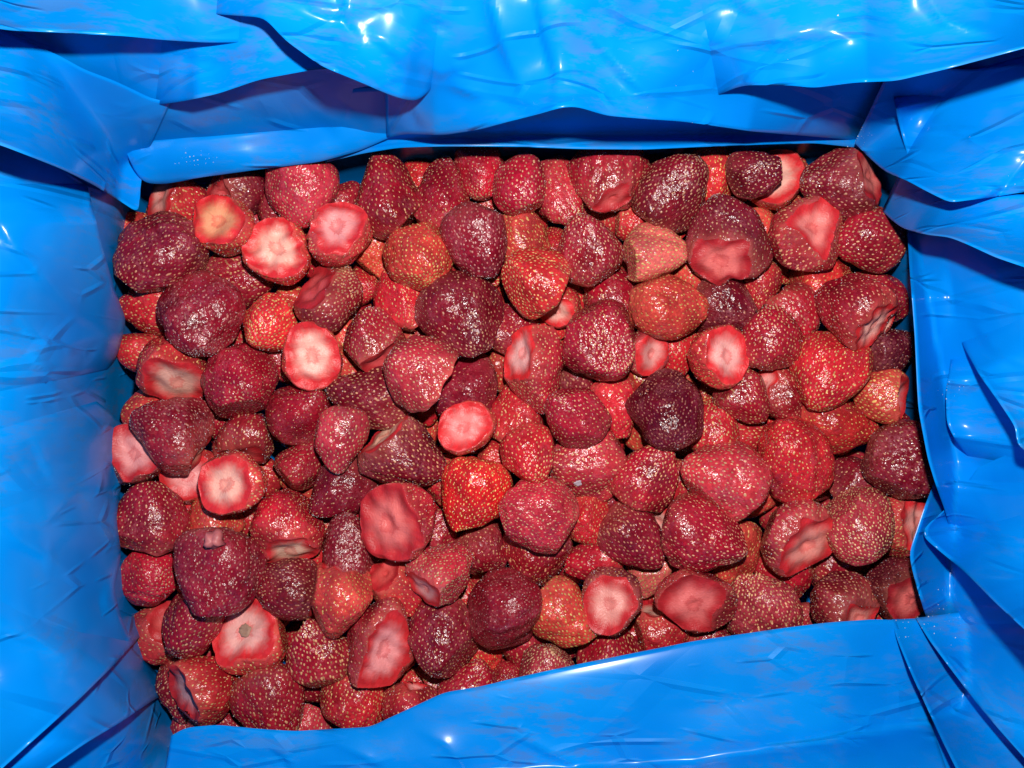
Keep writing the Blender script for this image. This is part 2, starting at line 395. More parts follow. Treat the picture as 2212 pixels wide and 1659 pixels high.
fold([(375, 1490), (330, 1512), (260, 1560), (185, 1605), (100, 1664), (-60, 1780)],
     [(270, 1380), (220, 1440), (165, 1495), (80, 1570), (-10, 1650), (-200, 1790)], 0.012, 70, 121, 0.5, lift=0.004)
# --- right wall
fold([(1846, 309), (1880, 343), (1912, 371), (1959, 390), (2005, 415), (2052, 438), (2150, 425), (2300, 400)],
     [(1935, 120), (1975, 130), (2015, 140), (2060, 150), (2110, 150), (2170, 140), (2330, 130), (2600, 100)], 0.026, 90, 131, 0.6,
     stepcurve=([0, .25, .5, .7, 1], [.6, 1, .7, .2, .1]))
fold([(1928, 200), (1940, 260), (1950, 300), (1962, 340), (1975, 366)],
     [(2420, 60), (2450, 180), (2480, 260), (2480, 330), (2480, 400)], 0.012, 60, 137, 0.5, lift=0.004)
fold([(1905, 455), (1924, 474), (1950, 494), (2005, 508), (2050, 512), (2090, 528), (2150, 556), (2215, 578), (2400, 640)],
     [(1940, 380), (1985, 395), (2040, 405), (2090, 415), (2140, 420), (2200, 420), (2300, 420), (2440, 430), (2600, 440)], 0.026, 70, 141, 0.5,
     stepcurve=([0, .2, .6, 1], [.5, 1, .8, .8]))
fold([(1960, 500), (1965, 584), (1971, 660), (1976, 728), (1981, 836), (1984, 885), (2004, 991), (2022, 1050), (2042, 1104), (2060, 1180)],
     [(2400, 500), (2420, 600), (2440, 700), (2460, 800), (2470, 900), (2480, 980), (2490, 1060), (2490, 1140), (2490, 1200), (2490, 1260)], 0.024, 75, 151, 0.7, 0.020,
     label='upright pleat of blue film along the right side of the heap')
fold([(2058, 735), (2052, 790), (2043, 850), (2045, 915), (2066, 955), (2090, 985), (2112, 1012)],
     [(2430, 690), (2430, 780), (2430, 850), (2430, 920), (2430, 990), (2430, 1050), (2430, 1100)], 0.018, 70, 157, 0.5, lift=0.004,
     stepcurve=([0, .3, .7, 1], [0, 1, 1, 0]))
fold([(2056, 700), (2085, 755), (2116, 811), (2160, 872), (2196, 926), (2194, 958), (2260, 1010)],
     [(2400, 560), (2420, 640), (2430, 720), (2440, 790), (2450, 850), (2460, 920), (2480, 1000)], 0.018, 70, 161, 0.5, lift=0.008,
     stepcurve=([0, .3, .8, 1], [0, .8, 1, .5]))
fold([(2112, 1010), (2085, 1048), (2060, 1080), (2038, 1104), (1995, 1140), (1989, 1156), (2035, 1195), (2081, 1232), (2150, 1302), (2215, 1362), (2420, 1540)],
     [(2400, 880), (2420, 920), (2440, 960), (2460, 1000), (2480, 1040), (2490, 1070), (2500, 1100), (2510, 1140), (2530, 1200), (2560, 1260), (2640, 1400)], 0.032, 90, 171, 0.5, 0.022, lift=0.006,
     stepcurve=([0, .3, .5, .75, 1], [.25, .4, .8, 1, 1]))
fold([(2026, 1020), (1995, 1100), (1963, 1196), (1975, 1250), (1993, 1310), (2010, 1360)],
     [(2300, 1050), (2310, 1120), (2320, 1190), (2330, 1260), (2330, 1330), (2330, 1400)], 0.014, 60, 181, 0.5, 0.018)
# --- front flap folded over the heap
fold([(370, 1590), (400, 1572), (470, 1566), (560, 1575), (640, 1580), (700, 1576), (800, 1571), (850, 1547), (960, 1496), (1040, 1483), (1120, 1463), (1240, 1437), (1370, 1411), (1500, 1385), (1700, 1356), (1790, 1345), (1890, 1338), (1935, 1340)],
     [(300, 2000), (350, 2000), (450, 2000), (550, 2000), (650, 2000), (740, 2000), (850, 2000), (950, 2000), (1050, 2000), (1150, 2000), (1250, 2000), (1350, 2000), (1480, 2000), (1620, 2000), (1800, 2000), (1920, 2000), (2040, 2000), (2160, 2000)], -0.004, 70, 191, 0.75, 0.036,
     label='broad front flap of blue film folded over the near berries')
fold([(1926, 1338), (1932, 1365), (1942, 1392), (1968, 1455), (2004, 1533), (2035, 1600), (2066, 1662), (2160, 1850)],
     [(2120, 1330), (2160, 1360), (2200, 1400), (2260, 1480), (2320, 1560), (2380, 1650), (2440, 1740), (2560, 1900)], 0.008, 60, 197, 0.3, 0.032, lift=0.004)
fold([(1978, 1335), (2005, 1380), (2042, 1430), (2080, 1480), (2119, 1530), (2165, 1584), (2215, 1640), (2360, 1800)],
     [(2330, 1290), (2360, 1330), (2390, 1380), (2430, 1440), (2470, 1510), (2510, 1580), (2560, 1650), (2700, 1800)], 0.008, 70, 201, 0.4, 0.034, lift=0.008)

# ------------------------------------------------------------------ strawberries
# x y : centre in the frame; W L : width and length; az el : where the tip points (el -90 = cut face towards the lens)
# colour; layer (0 on top); radius of the cut; tone of the cut; then options
#   w= direction of the wide axis, f= thickness across it, sc= slice: az,el,offset,tone ; k= short name used as a landmark; n= own label
TABLE = '''
390 450 122 140 -20 -32 R 1 .74 p
525 418 112 134 20 -30 D 1 .66 r
489 492 134 120 -60 -70 B 0 .86 y ; k=yellow-hearted berry ; n=bright strawberry whose broad cut face has a yellow-tinged pale heart
609 551 138 120 -85 -72 B 0 .86 w ; k=whitest-faced berry ; n=strawberry with the widest whitish cut face, ringed by bright red
655 412 140 150 -86 8 P 0 .5 p ; k=drooped-flap berry ; n=blunt pinkish red cone strawberry poking out below the smooth drooping flap
614 462 95 100 -30 0 M 2 .5 p
303 507 88 100 150 30 O 2 .4 p
362 567 170 192 -120 32 D 0 .45 p ; w=20 ; f=.9 ; k=big frosted berry ; n=big blackish strawberry with coarse pale seeds and frost by the left wall
326 662 118 120 190 0 R 1 .5 p
450 680 160 190 -82 38 U 0 .5 p ; k=big plum berry ; n=very large plum purple strawberry lying beside the big frosted one
525 600 128 140 0 20 M 2 .5 p
628 652 90 90 20 10 O 2 .5 p
720 640 140 148 40 15 M 0 .5 r ; sc=130,40,.72,r
592 703 118 126 -100 42 B 0 .5 p
678 768 142 120 110 -78 R 0 .88 w ; k=pinhole berry ; n=strawberry with a round pink cut face and a dark pinhole in it
294 760 82 105 170 0 R 1 .5 p
383 790 152 156 105 -30 R 0 .84 g ; k=tan-cut berry ; n=red strawberry with a tan oval cut face towards the front
527 828 156 158 -60 66 C 0 .5 p ; k=plump crimson berry ; n=plump shiny crimson strawberry showing its rounded end, no cut visible
348 888 115 135 190 10 O 2 .5 p
385 933 140 158 150 12 U 0 .7 g ; k=pale-edged berry ; n=frosted plum strawberry with a thin pale cut edge by the left wall
655 890 130 140 60 45 M 1 .5 p
525 945 132 126 90 -22 M 1 .78 r
305 982 132 128 -78 -52 D 0 .84 p ; k=left-wall cut berry ; n=dark strawberry with a red cut face leaning on the left wall
416 1036 114 110 180 -72 B 1 .84 p
524 1027 136 120 -20 -76 R 0 .86 w ; k=rosy-disc berry ; n=strawberry with a clean rosy white disc for a cut face near left wall
470 1104 112 116 95 12 O 1 .6 p
333 1117 148 146 85 8 M 0 .8 r ; k=squared dark berry ; n=squarish dark red strawberry with a dented side by the left wall
625 1120 142 164 100 -26 C 0 .72 g ; k=cream-based berry ; n=crimson strawberry with a cream cut base turned to the front flap
536 1130 72 90 -90 10 R 2 .5 p
324 1240 120 122 -30 52 C 0 .6 p
415 1235 84 115 -90 5 O 2 .5 p
505 1237 166 178 -78 28 U 0 .5 p ; k=purple heart berry ; n=large heart-shaped purple strawberry with a single shiny seed pit
617 1262 126 144 172 5 D 0 .6 r
740 1287 136 156 -96 3 O 0 .7 p ; k=pale orange cone ; n=pale orange-red cone strawberry, its wide end under a frosted berry
420 1337 142 150 -115 50 M 0 .5 p ; k=black-spotted berry ; n=dark red strawberry with a small blackish bruise near the left corner
345 1365 122 140 165 -12 R 1 .6 p ; sc=40,40,.55,r
556 1378 152 140 -62 -56 B 0 .82 w ; k=brown-cored berry ; n=strawberry with a white cut face around a brown woody core
455 1475 138 142 25 -26 R 0 .8 l ; k=hollow-cut berry ; n=red strawberry with a hollow pale lilac cut in its side
402 1490 104 140 -92 5 M 1 .5 p
596 1512 142 166 -62 18 M 0 .5 p
695 1400 126 150 112 18 M 0 .5 p
766 1510 132 148 -82 8 R 0 .5 y ; k=straw-spotted berry ; n=red strawberry with a straw-coloured bald spot on its shoulder
820 1378 186 150 160 -38 M 0 .80 p ; w=80 ; f=.68 ; k=long-oval berry ; n=tall dark strawberry with a long pink oval cut face
955 1378 148 156 -102 40 D 0 .5 p ; k=seed-crusted berry ; n=dark strawberry thickly crusted with pale seeds near the front flap
895 1520 122 116 -90 0 C 1 .5 p
1030 1478 122 124 60 10 M 1 .5 p
748 1183 120 138 95 24 U 0 .5 p
740 1062 122 140 -130 28 D 1 .5 p
652 1006 98 106 45 10 M 1 .5 r
738 945 108 132 -98 16 P 0 .5 p
798 870 132 170 172 8 D 0 .5 p ; k=maroon loaf berry ; n=long maroon strawberry with sparse amber seeds and a frosted shoulder
868 975 148 176 -38 6 D 0 .6 p ; sc=128,18,.62,g ; k=bitten berry ; n=glossy dark strawberry with a bite-like pale notch
1009 925 118 112 -90 -74 B 0 .86 s ; k=ringed scarlet berry ; n=small glowing red strawberry with a faint ring on its cut face
815 735 122 138 100 18 M 0 .55 r ; sc=-55,20,.75,r
862 652 124 148 112 10 R 1 .62 l
910 802 158 130 142 14 P 0 .8 l ; k=wedge berry ; n=pink-red wedge-shaped strawberry with a straight sliced edge
995 838 142 158 200 26 D 1 .5 p
1006 682 164 182 -58 24 D 0 .5 p ; k=glossy black-red berry ; n=large glossy black-red strawberry with seeds in neat rows
905 560 132 148 -70 34 O 0 .5 p ; k=orange-bellied berry ; n=red strawberry with an orange belly among darker ones
751 520 138 126 -95 -58 R 0 .82 p ; k=half-turned cut berry ; n=dark sided strawberry with a pink cut face beside the whitest-faced one
832 432 152 178 112 14 M 0 .5 p
740 430 76 90 60 0 M 2 .5 p
956 425 114 170 88 8 M 0 .5 p ; k=standing bullet berry ; n=narrow upright frosted strawberry against the rear wall
1047 386 112 118 -80 16 C 1 .5 p
1123 413 114 132 -80 36 C 0 .5 p
1032 521 126 164 -68 12 U 0 .5 p ; k=plum teardrop berry ; n=plum purple teardrop strawberry with one bright glint
1130 530 112 118 -40 0 O 2 .5 p
1022 585 112 122 -20 10 R 2 .5 p
806 556 92 110 -70 0 O 2 .5 p
785 620 75 90 0 10 R 2 .5 p
1205 425 106 150 -68 14 P 1 .5 p
1318 396 166 152 -92 22 M 0 .5 p ; w=0 ; f=.85 ; sc=-75,48,.82,r ; k=gold-seeded berry ; n=dark red strawberry with bright golden seeds against the rear wall
1446 410 150 158 60 34 D 0 .5 p ; k=bruised maroon berry ; n=blackish maroon strawberry with a bruised red flank against rear wall
1540 386 104 130 -82 0 B 1 .5 p
1266 540 140 148 98 28 M 0 .5 p
1364 490 84 96 -60 5 R 2 .5 p
1415 547 126 140 0 20 S 0 .55 p ; k=salmon berry ; n=squat salmon pink strawberry with greenish seeds
1562 525 166 184 100 6 D 0 .55 r ; sc=-110,50,.62,d ; k=sliced dark berry ; n=big dark strawberry with a smooth dark red oval slice
1322 640 126 152 130 14 C 1 .5 p
1158 612 140 144 152 24 B 0 .5 p
1440 670 132 160 -8 10 O 0 .5 p ; k=orange barrel berry ; n=orange-red barrel-shaped strawberry on its side beside the big round maroon one
1568 660 128 144 -30 15 D 1 .5 p
1285 742 168 166 -70 58 M 0 .5 p ; k=big round maroon berry ; n=big round maroon strawberry seen end-on, evenly seeded
1388 760 92 96 150 -60 P 1 .84 p
1537 773 134 118 180 -62 B 0 .84 w ; w=90 ; f=.88 ; k=upright oval-cut berry ; n=bright strawberry with an upright oval white and pink cut face
1466 760 94 104 -90 10 R 1 .5 p
1110 712 118 124 60 10 M 1 .5 p
1150 795 122 176 -86 6 C 0 .5 p ; sc=168,38,.60,w ; k=white-scarred berry ; n=red strawberry with a white oval scar down one side
1230 898 126 138 142 24 M 0 .6 p
1320 885 108 134 -80 14 R 1 .5 p
1435 884 152 164 -80 52 X 0 .5 p ; k=blackest berry ; n=roundest, almost black strawberry dusted with frost
1386 816 98 104 -60 0 O 2 .5 p
1085 800 86 100 -80 0 O 2 .5 p
1105 900 114 136 95 -4 R 1 .65 w
1140 976 114 120 -80 46 R 0 .5 p
1262 998 160 168 186 22 P 0 .62 g ; k=ice-flaked berry ; n=large pinkish red strawberry carrying a white flake of ice
1395 1025 128 150 60 22 C 0 .5 p
1036 1070 138 160 -100 20 V 0 .5 p ; k=vivid scarlet berry ; n=vivid scarlet strawberry thickly set with golden seeds, no cut visible
966 1040 94 110 -90 5 R 2 .5 p
875 1116 166 140 0 -66 C 0 .86 d ; k=ragged red-faced berry ; n=large strawberry with a ragged deep red cut face
1158 1098 148 168 176 18 P 0 .5 p
1160 1204 142 130 -90 2 M 1 .55 p
1266 1130 102 114 -90 15 R 1 .5 p
1366 1157 116 154 -44 10 D 0 .5 p ; k=dark olive-shaped berry ; n=dark olive-shaped strawberry with large golden seeds
1407 1110 88 96 120 -55 P 1 .82 w
1515 1150 156 172 -18 22 C 0 .5 p ; k=ridged berry ; n=crimson strawberry with a pale ridge and flecks of ice
1555 1028 156 174 158 22 P 0 .5 p
1713 980 166 172 120 42 R 0 .5 p ; k=broad strawberry-red berry ; n=broad red strawberry seen end-on with a frosted pinkish patch
1626 1080 100 116 -130 5 O 1 .5 p
1700 1150 158 140 140 -46 M 0 .80 s ; w=45 ; f=.85 ; k=starburst berry ; n=dark strawberry with a pink starburst cut face
1836 1130 150 152 -80 56 K 0 .5 p ; k=pebbled berry ; n=dusky pink strawberry pebbled with close-set golden seeds
1936 1132 134 134 180 -36 R 0 .80 p ; k=right-wall cut berry ; n=red strawberry with a pale cut face pressed against the right wall
1925 992 150 162 -30 32 D 0 .5 p
1817 920 126 168 -14 12 B 0 .5 p ; k=bright lying berry ; n=bright red strawberry on its side, just above the dark right-wall one
1775 800 152 168 -120 18 R 0 .5 p ; k=blunt red cone ; n=large blunt red cone strawberry near the right wall
1652 728 120 132 92 22 M 0 .5 p
1822 666 150 152 138 -14 C 0 .62 w ; sc=-48,34,.74,w ; k=white-patched berry ; n=dark red strawberry with a white patch beside its pinkish cut
1902 648 122 128 0 5 M 1 .5 p
1918 763 114 124 20 14 X 0 .5 p
1893 850 106 118 176 -24 O 0 .8 l ; k=lilac-ended berry ; n=small orange-red strawberry with a lilac cut end at the right wall
1915 905 78 86 0 10 D 2 .5 p
1680 850 108 134 -62 4 C 1 .5 p ; sc=170,38,.66,w
1597 866 108 114 -60 10 M 1 .5 r
1545 920 112 118 90 15 R 1 .5 p
1620 940 85 95 0 10 R 2 .5 p
1776 1040 104 110 0 5 O 2 .5 p
1850 1036 114 120 30 20 D 1 .5 p
1590 1186 118 154 -100 5 O 1 .5 p
1400 1240 90 104 -100 0 S 1 .6 g
1276 1210 112 118 200 5 C 1 .5 r
1320 1287 134 130 -14 -58 D 0 .80 p ; k=dusky rose-faced berry ; n=dark strawberry with a dusky rose cut face near the front flap
1490 1289 156 120 60 -76 M 0 .84 d ; w=0 ; f=.85 ; k=hollow red-ringed berry ; n=strawberry with a dark red ringed cut face and hollow heart
1645 1304 148 158 112 32 K 0 .5 p ; k=dusky pink end berry ; n=dusky pinkish strawberry with close seeds at the edge of the front flap
1085 1305 152 158 60 50 U 0 .5 p ; k=satin purple berry ; n=satin purple-red strawberry with evenly pitted seeds
957 1230 132 138 32 -22 P 0 .78 p ; k=flat-sided pink berry ; n=pinkish red strawberry with a flat pale pink cut side
865 1262 118 134 -60 5 R 1 .5 p ; sc=140,45,.7,r
1040 1190 124 116 -60 0 M 1 .55 r
830 1200 95 100 0 0 D 2 .5 p
1213 1325 122 154 -42 18 O 0 .5 p
1125 1402 118 118 -70 10 M 1 .5 p
1180 1440 128 134 80 10 K 0 .5 p
1310 1402 134 124 90 10 M 1 .5 p
1432 1362 128 120 -90 -8 R 1 .7 g
1540 1384 104 110 0 10 M 1 .5 p
1714 1240 132 126 -80 2 C 1 .6 r
1810 1226 114 118 0 10 M 1 .5 p
1800 1290 128 126 164 -44 D 0 .62 s ; k=small rosette berry ; n=dark strawberry with a small oval red cut by the front flap
1920 1264 142 126 125 -58 X 0 .80 d ; k=shaded corner berry ; n=blackish strawberry with a dull red ringed cut in the right corner
1885 1332 114 116 -90 5 R 1 .5 p
1735 1350 88 96 -90 10 M 2 .5 p
1628 388 110 116 0 44 D 0 .5 p
1672 405 128 116 -60 -56 R 1 .86 w ; k=crescent berry ; n=strawberry showing a crescent of pale cut face under a dark frosted one
1805 400 152 160 182 6 D 0 .62 r ; sc=15,42,.62,d ; k=brown-gashed berry ; n=blackish strawberry with a long reddish gash in the rear right corner
1724 520 146 130 -130 -72 M 0 .74 s ; k=soft red-faced berry ; n=maroon strawberry with a soft rosy red cut face near the right rear corner
1865 522 132 150 190 4 M 0 .84 d ; k=flat-ended dark berry ; n=dark strawberry with large gold seeds and a flat sheared end
1775 612 124 124 30 10 B 1 .5 p
1648 620 98 114 -90 5 R 1 .5 p
1715 672 104 118 -60 10 C 1 .5 p
1810 490 86 92 0 10 R 2 .5 p
1640 500 86 96 -60 0 O 2 .5 p
1492 602 86 92 -90 5 O 2 .5 p
1206 662 86 96 60 -30 R 2 .8 w
1198 692 76 82 -60 5 B 2 .5 p
1195 545 94 104 90 5 R 2 .5 p
1258 452 80 86 0 10 M 2 .5 p
1335 470 84 96 -60 -20 R 2 .7 p
905 718 70 80 0 0 O 2 .5 p
745 722 78 86 90 0 O 2 .5 p
752 802 78 86 -30 0 O 2 .5 p
600 790 96 104 -60 10 M 2 .5 p
700 1150 88 96 0 0 O 2 .5 p
668 1206 88 94 -90 5 R 2 .5 p
672 1470 112 118 -45 5 M 1 .5 p
676 1562 94 100 80 10 P 1 .5 p
482 1562 116 136 5 5 M 1 .5 p
404 1568 84 90 90 5 M 2 .5 p
838 1540 74 90 -90 0 R 2 .5 p
946 1464 82 86 30 -10 P 2 .7 r
1042 1406 94 104 -60 5 B 2 .5 p
1100 1460 84 90 0 5 M 2 .5 p
1246 1386 80 86 0 5 M 2 .5 p
1466 1052 94 114 -70 5 R 1 .5 p
1076 1000 78 84 0 5 B 2 .5 p
1610 806 84 92 -60 5 M 2 .5 p
1062 452 80 90 -60 -10 R 2 .7 w
480 905 90 100 -60 5 M 2 .5 p
930 1080 100 108 -60 5 C 2 .5 p
950 1130 96 100 30 5 M 2 .5 p
790 1150 84 90 30 5 C 2 .5 p
920 870 84 90 -90 0 R 2 .5 p
1330 1080 90 96 0 5 D 2 .5 p
1710 470 84 90 -60 0 O 2 .5 p
1250 830 90 96 -60 5 D 2 .5 p
'''
COLS = {  # skin colour, frost, seed colour
 'X': ((0.105, 0.003, 0.012), .60, (0.30, 0.10, 0.07)), 'D': ((0.205, 0.005, 0.016), .55, (0.46, 0.22, 0.11)),
 'U': ((0.240, 0.006, 0.017), .60, (0.38, 0.16, 0.11)), 'M': ((0.330, 0.007, 0.020), .50, (0.52, 0.28, 0.12)),
 'C': ((0.450, 0.008, 0.024), .50, (0.54, 0.28, 0.13)), 'R': ((0.530, 0.015, 0.024), .40, (0.56, 0.33, 0.12)),
 'B': ((0.660, 0.026, 0.030), .22, (0.62, 0.38, 0.12)), 'V': ((0.690, 0.014, 0.018), .12, (0.70, 0.46, 0.14)),
 'O': ((0.600, 0.048, 0.036), .26, (0.54, 0.34, 0.10)), 'P': ((0.500, 0.025, 0.040), .55, (0.52, 0.31, 0.14)),
 'S': ((0.680, 0.105, 0.085), .28, (0.42, 0.32, 0.10)), 'K': ((0.400, 0.027, 0.042), .60, (0.60, 0.37, 0.16))}
CNAME = {'X': 'blackish', 'D': 'dark maroon', 'U': 'plum purple', 'M': 'deep red', 'C': 'crimson', 'R': 'red', 'B': 'bright red',
         'V': 'scarlet', 'O': 'orange-red', 'P': 'pinkish red', 'S': 'salmon', 'K': 'dusky pink'}
TONES = {  # heart of the cut, and how bright the red rim is
 'w': ((0.86, 0.42, 0.36), .85), 'p': ((0.80, 0.31, 0.28), .75), 'r': ((0.60, 0.075, 0.075), .50), 'd': ((0.80, 0.17, 0.15), .50),
 's': ((0.82, 0.24, 0.21), .85), 'y': ((0.88, 0.35, 0.17), .95), 'g': ((0.66, 0.36, 0.26), .65), 'l': ((0.56, 0.27, 0.30), .55)}

class B: pass
def parse():
    out = []
    for ln in TABLE.strip().splitlines():
        f = [s.strip() for s in ln.split(';')]; a = f[0].split()
        b = B(); b.x, b.y, b.W, b.L, b.az, b.el = map(float, a[:6]); b.W *= 1.10; b.L *= 1.08
        if -60 < b.el < -12: b.el = max(-64, b.el-16)
        b.col, b.layer, b.cr, b.tone = a[6], int(a[7]), float(a[8]), a[9]
        b.wide, b.flat, b.slices, b.key, b.label = None, None, [], None, None
        for o in f[1:]:
            k, v = [s.strip() for s in o.split('=', 1)]
            if k == 'w': b.wide = float(v)
            elif k == 'f': b.flat = float(v)
            elif k == 'k': b.key = v
            elif k == 'n': b.label = v
            elif k == 'sc':
                q = v.split(','); b.slices.append((float(q[0]), float(q[1]), float(q[2]), q[3]))
        out.append(b)
    return out
BERRIES = parse()
ZL = [0.000, -0.009, -0.016, -0.024]
rnd = random.Random(7)

# deep layer: berries that only show in the chinks between the others
def covered(x, y):
    return sum(1 for b in BERRIES if (b.x-x)**2 + (b.y-y)**2 < (0.41*(b.W+b.L)/2)**2)
for j in range(14):
    for i in range(18):
        x = 300 + i*100 + (j % 2)*50 + rnd.uniform(-14, 14); y = 385 + j*92 + rnd.uniform(-14, 14)
        if wall_q(np.array([x]), np.array([y]))[0] > -48: continue
        if y > np.interp(x, [400, 850, 1240, 1700, 2000], [1590, 1560, 1450, 1370, 1345]): continue
        hits = sum(covered(x+dx, y+dy) == 0 for dx in (-45, -15, 15, 45) for dy in (-45, -15, 15, 45))
        if hits < 2: continue
        b = B(); b.x, b.y = x, y; b.W = rnd.uniform(100, 118); b.L = b.W*rnd.uniform(1.0, 1.2)
        b.az = rnd.uniform(0, 360); b.el = rnd.uniform(-10, 40); b.col = rnd.choice('CRRPBO'); b.layer = 3
        b.cr, b.tone, b.wide, b.flat, b.slices, b.key, b.label = .5, 'p', None, None, [], None, None
        BERRIES.append(b)

for i, b in enumerate(BERRIES):
    r = random.Random(1000+i); b.rng = r; b.seed = 1000+i
    b.z = ZL[b.layer] + r.uniform(-.002, .002)
    b.Wm, b.Lm = b.W*S*(D-b.z)/D, b.L*S*(D-b.z)/D
    az, el = math.radians(b.az), math.radians(b.el)
    ax = Vector((math.cos(el)*math.cos(az), math.cos(el)*math.sin(az), math.sin(el)))
    wd = math.radians(b.wide if b.wide is not None else r.uniform(0, 360))
    xa = Vector((math.cos(wd), math.sin(wd), 0.05)); xa = (xa - ax*xa.dot(ax))
    if xa.length < 1e-3: xa = ax.orthogonal()
    xa.normalize(); ya = ax.cross(xa)
    b.R = Matrix((xa, ya, ax)).transposed(); b.ax = np.array(ax)
    if b.flat is None: b.flat = r.uniform(.80, 1.0)
    p = unproj(b.x, b.y, b.z); b.p = np.array(p)

# settle the heap: push overlapping berries apart, keeping each near its place
def settle(iters=60):
    n = len(BERRIES); P0 = np.array([b.p for b in BERRIES]); P = P0.copy()
    A = np.array([b.ax for b in BERRIES]); W = np.array([b.Wm for b in BERRIES]); L = np.array([b.Lm for b in BERRIES])
    offs = [(-0.14, .44), (0.20, .36)]
    own = np.tile(np.arange(n), 2); rad = np.concatenate([W*f for _, f in offs])*0.93
    for it in range(iters):
        Q = np.concatenate([P + A*(L*o)[:, None] for o, _ in offs])
        d = Q[:, None, :] - Q[None, :, :]; dist = np.linalg.norm(d, axis=-1) + 1e-9
        pen = rad[:, None] + rad[None, :] - dist
        pen[own[:, None] == own[None, :]] = 0; pen = np.maximum(pen, 0)
        dirv = d/dist[..., None]; dirv[..., 2] *= 1.6
        push = (dirv*pen[..., None]*0.16).sum(1)
        mv = push[:n] + push[n:]
        mv = np.clip(mv, -.0012, .0012)
        P += mv
        P[:, :2] += (P0[:, :2]-P[:, :2])*0.22; P[:, 2] += (P0[:, 2]-P[:, 2])*0.06
        P[:, 2] = np.clip(P[:, 2], -.052, .012)
    # keep each berry on its own line of sight after it has moved up or down
    for b, p, p0 in zip(BERRIES, P, P0):
        b.p = p
settle()

def profile(nv, L, W, k, tipsh):
    a = np.linspace(0, np.pi, nv)
    z = -np.cos(a); u = (z+1)/2
    r = np.sin(a)**0.82*(1 - k*u**1.25)
    tip = np.clip((u-.72)/.28, 0, 1); r = r*(1 - tipsh*tip*(1-tip)*0.8)
    r /= r.max()
    return z*L/2, r*W/2

def vnoise3(P, seed, wl): return noise(P, seed, wl*0.7, wl*1.4, 6)

